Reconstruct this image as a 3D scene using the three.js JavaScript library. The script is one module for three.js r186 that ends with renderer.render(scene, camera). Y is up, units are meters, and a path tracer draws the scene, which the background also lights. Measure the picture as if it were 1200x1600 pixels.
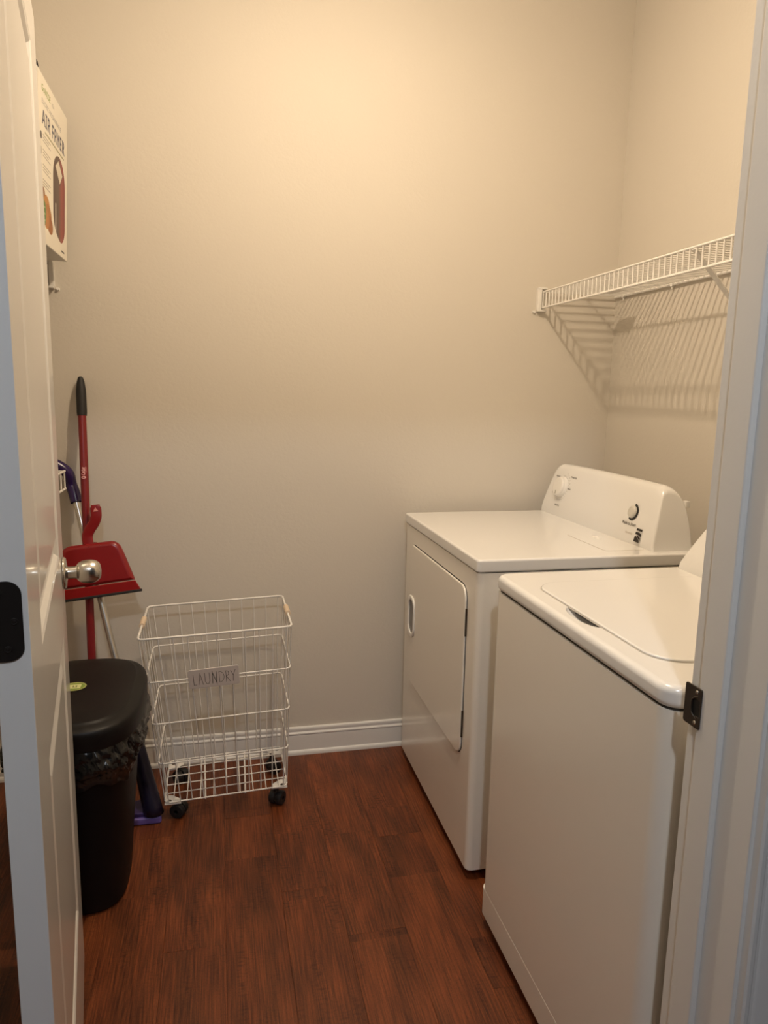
import * as THREE from 'three';
import { RoundedBoxGeometry } from 'three/addons/geometries/RoundedBoxGeometry.js';
import { mergeGeometries } from 'three/addons/utils/BufferGeometryUtils.js';
import { RectAreaLightUniformsLib } from 'three/addons/lights/RectAreaLightUniformsLib.js';
import { ImprovedNoise } from 'three/addons/math/ImprovedNoise.js';
import { Brush, Evaluator, SUBTRACTION } from 'three-bvh-csg';

// ---------------------------------------------------------------- camera, exposure, light
const scene = new THREE.Scene();
scene.background = new THREE.Color(0x0b0a09);
const FOCAL = 1126.9;                                     // pixels, for a 1200 x 1600 frame
const camera = new THREE.PerspectiveCamera(2 * Math.atan(800 / FOCAL) * 180 / Math.PI, 0.75, 0.02, 50);
const eye = new THREE.Vector3(-0.6455, 1.335, 2.5116);
{
  const yaw = 0.2276, pitch = 0.1645, roll = 0.0203;
  const f = new THREE.Vector3(Math.sin(yaw) * Math.cos(pitch), -Math.sin(pitch), -Math.cos(yaw) * Math.cos(pitch));
  const r = new THREE.Vector3(Math.cos(yaw), 0, Math.sin(yaw)), u = new THREE.Vector3().crossVectors(r, f);
  camera.position.copy(eye);
  camera.up.copy(u).multiplyScalar(Math.cos(roll)).addScaledVector(r, -Math.sin(roll));
  camera.lookAt(eye.clone().add(f));
}
const renderer = new THREE.WebGLRenderer({ antialias: true });
renderer.toneMapping = THREE.LinearToneMapping;
renderer.toneMappingExposure = 1.07;
renderer.shadowMap.enabled = true;
renderer.shadowMap.type = THREE.PCFSoftShadowMap;
RectAreaLightUniformsLib.init();
const ROOM_LIGHT = { color: [1.0, 0.80, 0.575], dome: 1.65, disc: 2.7, size: 0.04, soft: 1.0, at: [-0.28, 2.63, 0.95] };      // shallow dome lamp on the laundry room ceiling
const HALL_LIGHT = { color: [0.90, 0.965, 1.05], dome: 1.8, disc: 3.1, size: 0.09, soft: 2.1, at: [-0.64, 2.62, 3.02] };   // the same kind of lamp, cooler, on the hall ceiling

// ---------------------------------------------------------------- helpers
function toCreasedNormals(geo, angle) {                    // creased normals weighted by face area, so that broad flat faces stay flat
  const g = geo.index ? geo.toNonIndexed() : geo, p = g.attributes.position, n = p.count, c = Math.cos(angle);
  const fn = [], un = [], map = new Map(), a = new THREE.Vector3(), b = new THREE.Vector3(), d = new THREE.Vector3();
  const key = i => `${Math.round(p.getX(i) * 2e5)},${Math.round(p.getY(i) * 2e5)},${Math.round(p.getZ(i) * 2e5)}`;
  for (let f = 0; f < n / 3; f++) {
    a.fromBufferAttribute(p, 3 * f); b.fromBufferAttribute(p, 3 * f + 1); d.fromBufferAttribute(p, 3 * f + 2);
    const x = b.sub(a).cross(d.sub(a)).clone(); fn.push(x); un.push(x.clone().normalize());
    for (let k = 0; k < 3; k++) { const q = key(3 * f + k); if (!map.has(q)) map.set(q, []); map.get(q).push(f); }
  }
  const out = new Float32Array(n * 3), s = new THREE.Vector3();
  for (let i = 0; i < n; i++) {
    const f = Math.floor(i / 3); s.set(0, 0, 0);
    for (const o of map.get(key(i))) if (un[o].dot(un[f]) > c) s.add(fn[o]);
    if (s.lengthSq() === 0) s.copy(un[f]); s.normalize(); out.set([s.x, s.y, s.z], i * 3);
  }
  g.setAttribute('normal', new THREE.BufferAttribute(out, 3)); return g;
}
let seed = 20240;
const rnd = () => { seed = (seed * 1664525 + 1013904223) >>> 0; return seed / 4294967296; };
const noise = new ImprovedNoise();
const V = (x, y, z) => new THREE.Vector3(x, y, z);
const taken = new Map();
function numbered(n) { const k = taken.get(n) ?? 0; taken.set(n, k + 1); return k ? `${n}_${String(k).padStart(3, '0')}` : n; }
function obj(name, geo, mat, parent = scene) {
  const g = Array.isArray(geo) ? mergeGeometries(geo.map(x => { const y = x.index ? x.toNonIndexed() : x; for (const k of Object.keys(y.attributes)) if (!['position', 'normal', 'uv'].includes(k)) y.deleteAttribute(k); return y; })) : geo;
  const m = new THREE.Mesh(g, mat); m.name = numbered(name); m.castShadow = m.receiveShadow = true; parent.add(m); return m;
}
function thing(name, label, category, pos = [0, 0, 0], turn = 0) {
  const o = new THREE.Group(); o.name = numbered(name); o.position.set(...pos); o.rotation.y = turn;
  o.userData = { label, category }; scene.add(o); return o;
}
function structGroup(name, label) { const o = new THREE.Group(); o.name = numbered(name); o.userData = { kind: 'structure', label }; scene.add(o); return o; }
function struct(name, geo, mat, label) { const o = obj(name, geo, mat); o.userData = { kind: 'structure', label }; return o; }
const box = (x0, x1, y0, y1, z0, z1) => { const g = new THREE.BoxGeometry(x1 - x0, y1 - y0, z1 - z0); g.translate((x0 + x1) / 2, (y0 + y1) / 2, (z0 + z1) / 2); return g; };
const rbox = (x0, x1, y0, y1, z0, z1, r = 0.004, s = 3) => { const g = new RoundedBoxGeometry(x1 - x0, y1 - y0, z1 - z0, s, r); g.translate((x0 + x1) / 2, (y0 + y1) / 2, (z0 + z1) / 2); return g; };
function wire(pts, r = 0.002, seg = 6) {                   // bent round wire through points
  const gs = [];
  for (let i = 0; i + 1 < pts.length; i++) {
    const d = pts[i + 1].clone().sub(pts[i]), L = d.length();
    const g = new THREE.CylinderGeometry(r, r, L + (pts.length > 2 ? r : 0), seg, 1);
    g.applyQuaternion(new THREE.Quaternion().setFromUnitVectors(V(0, 1, 0), d.normalize()));
    g.translate(...pts[i].clone().add(pts[i + 1]).multiplyScalar(0.5).toArray()); gs.push(g.toNonIndexed());
  }
  return gs.length > 1 ? mergeGeometries(gs) : gs[0];
}
const tube = (pts, r, n = 40, s = 12, closed = false) => new THREE.TubeGeometry(new THREE.CatmullRomCurve3(pts, closed), n, r, s, closed);
function rrect(w0, w1, h0, h1, r) {                        // rounded rectangle shape
  const s = new THREE.Shape(), [a, b, c, d] = Array.isArray(r) ? r : [r, r, r, r];   // corners: (w0,h0) (w1,h0) (w1,h1) (w0,h1)
  s.moveTo(w0 + a, h0); s.lineTo(w1 - b, h0); if (b) s.absarc(w1 - b, h0 + b, b, -Math.PI / 2, 0);
  s.lineTo(w1, h1 - c); if (c) s.absarc(w1 - c, h1 - c, c, 0, Math.PI / 2);
  s.lineTo(w0 + d, h1); if (d) s.absarc(w0 + d, h1 - d, d, Math.PI / 2, Math.PI);
  s.lineTo(w0, h0 + a); if (a) s.absarc(w0 + a, h0 + a, a, Math.PI, Math.PI * 1.5);
  return s;
}
function extrude(shape, depth, bevel = 0, seg = 3, curve = 10) {   // along z from 0 to depth, bevel inside the depth
  const g = new THREE.ExtrudeGeometry(shape, { depth: depth - 2 * bevel, bevelEnabled: bevel > 0, bevelThickness: bevel, bevelSize: bevel, bevelOffset: -bevel, bevelSegments: seg, curveSegments: curve });
  g.translate(0, 0, bevel); return g;
}
function plan(x0, x1, z0, z1, y0, y1, r, bevel = 0, seg = 4) {  // rounded rectangle in plan, standing from y0 to y1; r may list corners
  const g = extrude(rrect(x0, x1, -z1, -z0, r), y1 - y0, bevel, seg, 12); g.rotateX(-Math.PI / 2); g.translate(0, y0, 0);
  return bevel ? toCreasedNormals(g, 0.9) : g;
}
function frontFace(shape, depth, bevel, x) {               // shape drawn as (z, y), facing -x, back plane at x, growing to -x
  const g = extrude(shape, depth, bevel, 3, 14); g.rotateY(-Math.PI / 2); g.translate(x, 0, 0); return toCreasedNormals(g, 0.9);
}
function loft(rings, closeEnds = true, loop = true) {      // rings of equal length arrays of Vector3
  const n = rings[0].length, pos = [], idx = [];
  rings.forEach(r => r.forEach(p => pos.push(p.x, p.y, p.z)));
  const m = loop ? n : n - 1;
  for (let i = 0; i + 1 < rings.length; i++) for (let j = 0; j < m; j++) {
    const a = i * n + j, b = i * n + (j + 1) % n, c = a + n, d = b + n; idx.push(a, b, d, a, d, c);
  }
  if (closeEnds) for (const [k, flip] of rings.length === 1 ? [[0, false]] : [[0, true], [rings.length - 1, false]]) {
    const c = rings[k].reduce((s, p) => s.add(p), V(0, 0, 0)).multiplyScalar(1 / n), ci = pos.length / 3; pos.push(c.x, c.y, c.z);
    for (let j = 0; j < n; j++) { const a = k * n + j, b = k * n + (j + 1) % n; flip ? idx.push(ci, b, a) : idx.push(ci, a, b); }
  }
  const g = new THREE.BufferGeometry(); g.setAttribute('position', new THREE.Float32BufferAttribute(pos, 3)); g.setIndex(idx); g.computeVertexNormals();
  g.setAttribute('uv', new THREE.Float32BufferAttribute(new Float32Array(pos.length / 3 * 2), 2));
  return g;
}
function profileRun(pts, length) {                         // closed profile (x, y) run along z
  const s = new THREE.Shape(pts.map(p => new THREE.Vector2(...p)));
  return toCreasedNormals(extrude(s, length), 0.6);
}
const std = (c, roughness = 0.6, o = {}) => new THREE.MeshPhysicalMaterial({ color: c, roughness, ...o });
const lin = (r, g, b) => new THREE.Color().setRGB(r, g, b);
function canvasTex(w, h, draw) {
  const c = document.createElement('canvas'); c.width = w; c.height = h; draw(c.getContext('2d'), w, h);
  const t = new THREE.CanvasTexture(c); t.colorSpace = THREE.SRGBColorSpace; t.anisotropy = 8; return t;
}
function grey(n, fn) {                                      // n x n data texture, repeating
  const d = new Uint8Array(n * n * 4);
  for (let j = 0; j < n; j++) for (let i = 0; i < n; i++) { const v = Math.max(0, Math.min(255, fn(i / n, j / n) * 255)); d.set([v, v, v, 255], (j * n + i) * 4); }
  const t = new THREE.DataTexture(d, n, n); t.wrapS = t.wrapT = THREE.RepeatWrapping; t.magFilter = THREE.LinearFilter; t.minFilter = THREE.LinearFilter; t.needsUpdate = true; return t;
}
const tileNoise = (u, v, f, z) => {                         // periodic noise by blending
  const n = (a, b) => noise.noise(a * f, b * f, z);
  return n(u, v) * (1 - u) * (1 - v) + n(u - 1, v) * u * (1 - v) + n(u, v - 1) * (1 - u) * v + n(u - 1, v - 1) * u * v;
};
const orangePeel = grey(256, (u, v) => 0.5 + 0.3 * tileNoise(u, v, 40, 1.3) + 0.25 * tileNoise(u, v, 90, 4.1));
function metreUV(g) {                                       // box-projected uv in metres (x 2.5 repeats per metre)
  const p = g.attributes.position, n = g.attributes.normal, uv = new Float32Array(p.count * 2);
  for (let i = 0; i < p.count; i++) {
    const ax = Math.abs(n.getX(i)), ay = Math.abs(n.getY(i)), az = Math.abs(n.getZ(i));
    const [a, b] = ay >= ax && ay >= az ? [p.getX(i), p.getZ(i)] : ax >= az ? [p.getZ(i), p.getY(i)] : [p.getX(i), p.getY(i)];
    uv[2 * i] = a * 2.5; uv[2 * i + 1] = b * 2.5;
  }
  g.setAttribute('uv', new THREE.BufferAttribute(uv, 2)); return g;
}

// ---------------------------------------------------------------- materials
const M = {
  wall: std(lin(0.645, 0.60, 0.53), 0.75, { bumpMap: orangePeel, bumpScale: 0.0006 }),
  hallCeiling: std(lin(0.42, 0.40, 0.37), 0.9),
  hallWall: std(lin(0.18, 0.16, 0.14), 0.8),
  ceiling: std(lin(0.86, 0.84, 0.81), 0.9),
  trim: std(lin(0.78, 0.77, 0.745), 0.38, { bumpMap: orangePeel, bumpScale: 0.0003 }),
  door: std(lin(0.76, 0.75, 0.73), 0.3, { clearcoat: 0.5, clearcoatRoughness: 0.07, bumpMap: orangePeel, bumpScale: 0.0002 }),
  enamel: std(lin(0.83, 0.82, 0.80), 0.22, { clearcoat: 0.5, clearcoatRoughness: 0.12 }),
  enamelFront: std(lin(0.88, 0.835, 0.755), 0.3, { clearcoat: 0.7, clearcoatRoughness: 0.09 }),
  plasticWhite: std(lin(0.82, 0.80, 0.76), 0.35),
  whiteWire: std(lin(0.82, 0.80, 0.76), 0.4),
  dark: std(lin(0.012, 0.011, 0.010), 0.55),
  gap: std(lin(0.03, 0.026, 0.022), 0.8),
  black: std(lin(0.004, 0.0035, 0.004), 0.5, { specularIntensity: 0.5 }),
  lidBlack: std(lin(0.006, 0.005, 0.005), 0.45, { specularIntensity: 0.5 }),
  bag: std(lin(0.006, 0.006, 0.006), 0.22),
  bronze: std(lin(0.022, 0.018, 0.016), 0.45, { metalness: 0.5 }),
  strike: std(lin(0.10, 0.085, 0.07), 0.4, { metalness: 0.85 }),
  nickel: std(lin(0.56, 0.53, 0.48), 0.24, { metalness: 1 }),
  steel: std(lin(0.62, 0.6, 0.56), 0.28, { metalness: 1 }),
  red: std(lin(0.235, 0.0085, 0.0105), 0.28),
  redHandle: std(lin(0.19, 0.009, 0.0115), 0.32),
  rubber: std(lin(0.012, 0.011, 0.011), 0.6),
  purple: std(lin(0.030, 0.012, 0.085), 0.25),
  navy: std(lin(0.008, 0.006, 0.022), 0.35),
  violet: std(lin(0.16, 0.11, 0.38), 0.4),
  beechGrip: std(lin(0.72, 0.575, 0.42), 0.5),
  hinge: std(lin(0.05, 0.035, 0.025), 0.5, { metalness: 0.4 }),
};

// ---------------------------------------------------------------- the setting
const XL = -1.45, XR = 0.802, CEIL = 2.74, ZF = 1.69, ZH = 1.82, T = 0.12;
const OPL = -0.925, OPR = -0.011, HEAD = 2.045;             // door opening between jamb faces
const HXL = -4.2, HXR = 1.25, HZ = 8.2, HCEIL = CEIL;        // open hall
struct('wall_back', metreUV(box(XL - T, XR + T, 0, CEIL, -T, 0)), M.wall, 'beige painted back wall behind the laundry basket');
struct('wall_right', metreUV(box(XR, XR + T, 0, CEIL, 0, ZF)), M.wall, 'beige painted right wall behind dryer and washer');
struct('wall_left', metreUV(box(XL - T, XL, 0, CEIL, 0, ZF)), M.wall, 'beige painted left wall behind the open door');
struct('wall_front', [box(HXL, OPL - 0.018, 0, HCEIL, ZF, ZH), box(OPR + 0.018, HXR, 0, HCEIL, ZF, ZH), box(OPL - 0.018, OPR + 0.018, HEAD + 0.018, HCEIL, ZF, ZH)].map(g => metreUV(g)), M.wall, 'wall with the door opening between hall and laundry room');
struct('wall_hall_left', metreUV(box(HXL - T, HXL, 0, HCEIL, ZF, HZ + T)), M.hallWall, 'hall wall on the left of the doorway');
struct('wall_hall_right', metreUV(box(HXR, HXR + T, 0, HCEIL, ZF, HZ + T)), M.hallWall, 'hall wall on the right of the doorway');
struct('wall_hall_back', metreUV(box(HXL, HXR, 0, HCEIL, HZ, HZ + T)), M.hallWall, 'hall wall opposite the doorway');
struct('ceiling', metreUV(box(XL - T, XR + T, CEIL, CEIL + T, -T, ZF)), M.ceiling, 'white flat ceiling of the laundry room');
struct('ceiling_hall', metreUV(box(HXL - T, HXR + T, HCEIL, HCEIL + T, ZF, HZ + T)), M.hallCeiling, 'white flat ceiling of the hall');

// floor: vinyl planks that run towards the back wall
function woodTexture(k) {
  const w = 256, h = 1024, d = new Uint8Array(w * h * 4), b = new Uint8Array(w * h * 4);
  const o = k * 17.3;
  const cx = 0.35 + 0.3 * ((k * 0.37) % 1);
  for (let j = 0; j < h; j++) for (let i = 0; i < w; i++) {
    const u = i / w, v = j / h, x = u * 0.148, y = v * 1.22;
    const warp = noise.noise(x * 9 + o, y * 2.2, o) * 0.035 + noise.noise(x * 40 + o, y * 9, o + 3) * 0.006;
    const cath = Math.abs(x - cx * 0.148 + warp) + 0.05 * (y * 0.5 + 0.25 * noise.noise(o, y * 2.5, 7.7));    // cathedral figure
    const ring = 0.5 + 0.5 * Math.sin(cath * 620 + 2.5 * noise.noise(x * 30, y * 4 + o, 5));
    const fine = noise.noise(x * 640 + o, y * 16, 2.2) * 0.4 + noise.noise(x * 330, y * 9 + o, 9.1) * 0.55 + noise.noise(x * 150, y * 5 + o, 3.1) * 0.2;
    const blotch = noise.noise(x * 14 + o, y * 4.5, 11.5) + 0.6 * noise.noise(x * 35, y * 12 + o, 4.5);
    const chatter = Math.max(0, noise.noise(x * 60 + o, y * 150, 6.1)) * Math.max(0, noise.noise(x * 18, y * 6 + o, 13.3) + 0.1) * 1.6;
    let t = 0.46 + 0.20 * (ring - 0.5) * (0.5 + 0.5 * noise.noise(x * 12, y * 3, o)) + 0.44 * fine + 0.22 * blotch - 0.4 * chatter + 0.14 * noise.noise(x * 500, y * 260 + o, 8.8);
    t = Math.max(0, Math.min(1, t));
    const red = 0.5 + 0.5 * noise.noise(x * 20 + 4 * o, y * 3, 20.2);
    const R = 47 + 106 * t + 8 * red, G = 22 + 63 * t + 1 * red, B = 9 + 37 * t;
    d.set([R, G, B, 255], (j * w + i) * 4);
    const hgt = 150 + 60 * fine - 60 * chatter + 24 * ring; b.set([hgt, hgt, hgt, 255], (j * w + i) * 4);
  }
  const mk = (a, srgb) => { const t = new THREE.DataTexture(a, w, h); t.wrapS = t.wrapT = THREE.RepeatWrapping; t.magFilter = THREE.LinearFilter; t.minFilter = THREE.LinearFilter; if (srgb) t.colorSpace = THREE.SRGBColorSpace; t.needsUpdate = true; return t; };
  return [mk(d, true), mk(b, false)];
}
const plankMats = [];
for (let k = 0; k < 5; k++) {
  const [map, bump] = woodTexture(k + 1);
  for (const tint of [1.0, 0.95, 1.05]) plankMats.push(std(lin(tint, tint * 0.985, tint * 0.97), 0.42, { map, bumpMap: bump, bumpScale: 0.0005, specularIntensity: 0.8 }));
}
{
  const floor = structGroup('floor', 'dark reddish brown wood plank floor');
  struct('subfloor', box(HXL - T, HXR + T, -0.1, -0.006, -T, HZ + T), M.gap, 'dark underlay beneath the planks');
  const P = 0.148, L = 1.22, gp = 0.0001, ch = 0.0004;
  const plankGeo = (x0, x1, z0, z1, uo, vo, flip) => {       // top with chamfered edges and four sides
    const pos = [], uv = [], idx = [];
    const ring = (a, y) => { for (const [x, z] of [[x0 + a, z1 - a], [x1 - a, z1 - a], [x1 - a, z0 + a], [x0 + a, z0 + a]]) { pos.push(x, y, z); const u = (x - x0) / P + uo, v = (z - z0) / L + vo; uv.push(flip ? 1 - u : u, flip ? -v : v); } };
    ring(0, -0.006); ring(0, -ch * 0.6); ring(ch, 0); ring(ch, 0);
    for (let r = 0; r < 2; r++) for (let j = 0; j < 4; j++) { const a = r * 4 + j, b = r * 4 + (j + 1) % 4; idx.push(a, b, b + 4, a, b + 4, a + 4); }
    idx.push(12, 13, 14, 12, 14, 15);
    const g = new THREE.BufferGeometry(); g.setAttribute('position', new THREE.Float32BufferAttribute(pos, 3)); g.setAttribute('uv', new THREE.Float32BufferAttribute(uv, 2)); g.setIndex(idx);
    g.computeVertexNormals(); return g;
  };
  const joints = { '-3': 0.75, '-2': 0.94, '-1': 0.56 };     // end joints seen in the middle rows
  for (let row = -11; row <= 8; row++) {
    let x0 = -0.055 + row * P, x1 = x0 + P;
    
    const z00 = (joints[row] ?? rnd() * L) - 2 * L;
    for (let k = 0; k < 7; k++) {
      const a = Math.max(z00 + k * L, 0), b = Math.min(z00 + (k + 1) * L, 3.2); if (b - a < 0.02) continue;
      obj('plank', plankGeo(x0 + gp, x1 - gp, a + gp, b - gp, rnd(), rnd(), rnd() < 0.5), plankMats[Math.floor(rnd() * plankMats.length)], floor);
    }
  }
}
// baseboards with a moulded top and a shoe moulding
{
  const prof = [[0, 0], [0.0175, 0], [0.0175, 0.006], [0.0165, 0.012], [0.013, 0.0165], [0.011, 0.0175], [0.011, 0.072], [0.0095, 0.0755], [0.012, 0.079], [0.012, 0.083], [0.008, 0.088], [0.0085, 0.094], [0.0095, 0.098], [0.008, 0.103], [0.004, 0.1055], [0, 0.1055]];
  const run = (len) => profileRun(prof, len);
  const back = run(XR - XL); back.rotateY(-Math.PI / 2); back.translate(XR, 0, 0);   // profile x -> +z, run along -x
  struct('baseboard_back', back, M.trim, 'white moulded baseboard along the back wall');
  const left = run(ZF - 0.02); left.translate(XL, 0, 0.012);
  struct('baseboard_left', left, M.trim, 'white moulded baseboard along the left wall');
  const right = run(ZF - 0.02); right.rotateY(Math.PI); right.translate(XR, 0, ZF - 0.008);
  struct('baseboard_right', right, M.trim, 'white moulded baseboard along the right wall');
}
// door frame: jambs, stops, casings, strike plate
{
  const fr = structGroup('trim_1', 'white painted door frame with jambs, stops and casing');
  const stopZ = [1.7125, 1.757];
  obj('jamb', metreUV(rbox(OPR, OPR + 0.018, 0, HEAD, ZF, ZH, 0.0015, 2)), M.trim, fr);
  obj('jamb', metreUV(rbox(OPL - 0.018, OPL, 0, HEAD, ZF, ZH, 0.0015, 2)), M.trim, fr);
  obj('head_jamb', metreUV(rbox(OPL - 0.018, OPR + 0.018, HEAD, HEAD + 0.018, ZF, ZH, 0.0015, 2)), M.trim, fr);
  obj('rabbet_strip', metreUV(rbox(OPR - 0.005, OPR + 0.001, 0, HEAD, ZF + 0.0005, stopZ[0] + 0.002, 0.0015, 2)), M.trim, fr);
  obj('stop', metreUV(rbox(OPR - 0.0095, OPR + 0.001, 0, HEAD - 0.009, ...stopZ, 0.0025, 3)), M.trim, fr);
  obj('stop', metreUV(rbox(OPL - 0.001, OPL + 0.0095, 0, HEAD - 0.009, 1.73, 1.757, 0.0025, 3)), M.trim, fr);
  obj('stop', metreUV(rbox(OPL, OPR, HEAD - 0.0095, HEAD + 0.001, 1.73, 1.757, 0.0025, 3)), M.trim, fr);
  // casing profile: across = away from the opening, out = off the wall
  const prof = [[0, 0], [0, 0.011], [0.003, 0.0135], [0.008, 0.0135], [0.011, 0.0115], [0.015, 0.0115], [0.019, 0.014], [0.044, 0.0165], [0.052, 0.0165], [0.057, 0.013], [0.057, 0]];
  const casing = (flipX, flipZ, x, z) => {
    const s = new THREE.Shape(prof.map(([a, o]) => new THREE.Vector2(a * flipX, o * flipZ)));
    const g = toCreasedNormals(extrude(s, HEAD + 0.06), 0.5); g.rotateX(-Math.PI / 2); g.scale(1, 1, -1); g.translate(x, 0, z);
    g.computeVertexNormals(); return toCreasedNormals(g, 0.5);
  };
  for (const [side, x] of [[1, OPR + 0.006], [-1, OPL - 0.006]]) { obj('casing', casing(side, 1, x, ZH), M.trim, fr); obj('casing', casing(side, -1, x, ZF), M.trim, fr); }
  obj('head_casing', [rbox(OPL - 0.06, OPR + 0.06, HEAD + 0.006, HEAD + 0.063, ZH, ZH + 0.015, 0.003), rbox(OPL - 0.06, OPR + 0.06, HEAD + 0.006, HEAD + 0.063, ZF - 0.015, ZF, 0.003)], M.trim, fr);
  // strike plate with its latch hole, lip and screws
  const sh = rrect(1.6875, 1.7215, 0.8945, 0.9515, [0.004, 0.002, 0.002, 0.004]);
  sh.holes.push(new THREE.Path(rrect(1.7045, 1.7195, 0.911, 0.935, 0.002).getPoints(4)));
  const sp = extrude(sh, 0.0022, 0.0006, 2, 6); sp.rotateY(-Math.PI / 2); sp.translate(OPR - 0.0095, 0, 0);
  const plate = obj('strike_plate', toCreasedNormals(sp, 0.6), M.strike, fr); plate.userData.label = 'dark bronze strike plate';
  obj('latch_hole', box(OPR - 0.0106, OPR - 0.0098, 0.910, 0.936, 1.704, 1.720), M.dark, plate);
  for (const y of [0.9015, 0.9445]) { const s = new THREE.SphereGeometry(0.0035, 12, 6); s.scale(0.35, 1, 1); s.translate(OPR - 0.0115, y, 1.712); obj('screw', s, M.nickel, plate); }
  const lip = tube([V(OPR - 0.0105, 0.940, 1.716), V(OPR - 0.0125, 0.934, 1.706), V(OPR - 0.0125, 0.925, 1.7035), V(OPR - 0.0125, 0.913, 1.706), V(OPR - 0.0105, 0.906, 1.716)], 0.0012, 20, 6);
  obj('lip', lip, M.strike, plate);
}
// ---------------------------------------------------------------- the open door
{
  const W = 0.812, H0 = 0.012, H1 = 2.025, TH = 0.035;
  const d = structGroup('door_1', 'white two panel door standing open with knob and black hinge');
  d.position.set(-0.848, 0, 1.695); d.rotation.y = Math.atan2(0.988, -0.154);
  const openings = [[0.15, 0.662, 1.005, 1.925], [0.15, 0.662, 0.24, 0.845]];
  const s = rrect(0, W, H0, H1, 0.0015);
  for (const [a, b, c, e] of openings) s.holes.push(new THREE.Path(rrect(a, b, c, e, 0.0005).getPoints(2)));
  const g = extrude(s, TH, 0.0012, 2, 3); g.translate(0, 0, -TH);
  obj('stiles_and_rails', metreUV(toCreasedNormals(g, 0.6)), M.door, d);
  for (const [a, b, c, e] of openings) {                    // moulded raised panel, both faces
    const gs = [];
    for (const f of [0, 1]) {
      const steps = [[-0.0005, -0.0005], [0.004, -0.002], [0.012, -0.009], [0.02, -0.009], [0.024, -0.0085], [0.05, -0.002], [0.053, -0.0015]];
      const rings = steps.map(([i, z]) => [[a + i, c + i], [b - i, c + i], [b - i, e - i], [a + i, e - i]].map(([x, y]) => V(x, y, f ? -TH - z : z)));
      if (f) rings.forEach(r => r.reverse());
      const q = loft(rings, false).toNonIndexed(), last = rings.at(-1);
      const mid = loft([last], true).toNonIndexed();
      gs.push(q, mid);
    }
    const gg = mergeGeometries(gs); gg.computeVertexNormals();
    obj('panel', metreUV(gg), M.door, d);
  }
  // knobs
  const ks = 0.752, ky = 0.953;
  const prof = [[0, 0], [0.033, 0], [0.0335, 0.003], [0.031, 0.0075], [0.02, 0.009], [0.0125, 0.0105], [0.0125, 0.024], [0.0145, 0.0275], [0.019, 0.031], [0.0228, 0.038], [0.0245, 0.048], [0.0243, 0.057], [0.021, 0.067], [0.0135, 0.0735], [0, 0.0755]];
  const curve = new THREE.SplineCurve(prof.slice(7).map(p => new THREE.Vector2(...p))).getPoints(30);
  const rosette = new THREE.LatheGeometry(prof.slice(0, 6).map(p => new THREE.Vector2(...p)), 40), neck = new THREE.LatheGeometry(prof.slice(5, 8).map(p => new THREE.Vector2(...p)), 32), ball = new THREE.LatheGeometry(curve, 48);
  for (const [side, z] of [[1, 0], [-1, -TH]]) {
    const k = new THREE.Group(); k.name = numbered('door_knob'); k.position.set(ks, ky, z); k.rotation.x = side * Math.PI / 2; d.add(k);
    obj('rosette', rosette, M.nickel, k); obj('neck', neck, M.nickel, k); obj('knob', ball, M.nickel, k);
  }
  // hinge leaf on the edge that faces the hall
  const leaf = extrude(rrect(-TH - 0.004, -0.006, 1.040, 1.129, [0.001, 0.0155, 0.0155, 0.001]), 0.0022, 0.0005, 2, 10);
  leaf.rotateY(-Math.PI / 2); leaf.translate(0.0002, 0, 0);
  const lf = obj('hinge_leaf', toCreasedNormals(leaf, 0.6), M.bronze, d); lf.userData.label = 'black hinge leaf with rounded corners';
  const kn = new THREE.CylinderGeometry(0.006, 0.006, 0.089, 16); kn.translate(0.001, 1.0845, -TH - 0.006); obj('knuckle', kn, M.bronze, lf);
  for (const [z, y] of [[-0.028, 1.115], [-0.0145, 1.0845], [-0.022, 1.054]]) {
    const r = new THREE.TorusGeometry(0.0032, 0.0007, 6, 18); r.rotateY(Math.PI / 2); r.translate(-0.0022, y, z);
    const c = new THREE.SphereGeometry(0.003, 12, 6); c.scale(0.25, 1, 1); c.translate(-0.002, y, z); obj('screw', [r, c], M.bronze, lf);
  }
}
// ---------------------------------------------------------------- lamps
function ceilingLamp(label, spec) {
  const [x, y, z] = spec.at, c = lin(...spec.color), w = spec.size;
  const t = thing('ceiling_light', label, 'ceiling light', [x, CEIL, z]);
  obj('housing', new THREE.LatheGeometry([[0, 0], [0.09, 0], [0.094, -0.006], [0.09, -0.02], [0.07, -0.03], [0.03, -0.034], [0.02, -0.06], [0, -0.062]].map(p => new THREE.Vector2(...p)), 48), M.plasticWhite, t);
  const d = new THREE.SphereGeometry(0.045, 32, 20); d.translate(0, y - CEIL, 0);
  obj('bulb', d, new THREE.MeshStandardMaterial({ color: 0xffffff, emissive: c, emissiveIntensity: 4, roughness: 0.5 }), t).castShadow = false;
  const p = new THREE.PointLight(c, spec.dome, 0, 2); p.position.set(0, y - CEIL, 0); p.castShadow = true; p.shadow.radius = spec.soft; p.shadow.mapSize.set(2048, 2048); p.shadow.bias = -0.0005; t.add(p);
  const l = new THREE.RectAreaLight(c, spec.disc / w / w, w, w); l.position.set(0, y - CEIL - 0.047, 0); l.rotation.x = -Math.PI / 2; t.add(l);
}
ceilingLamp('small ceiling light over the laundry room floor', ROOM_LIGHT);
ceilingLamp('small cool white ceiling light in the hall before the door', HALL_LIGHT);
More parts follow.
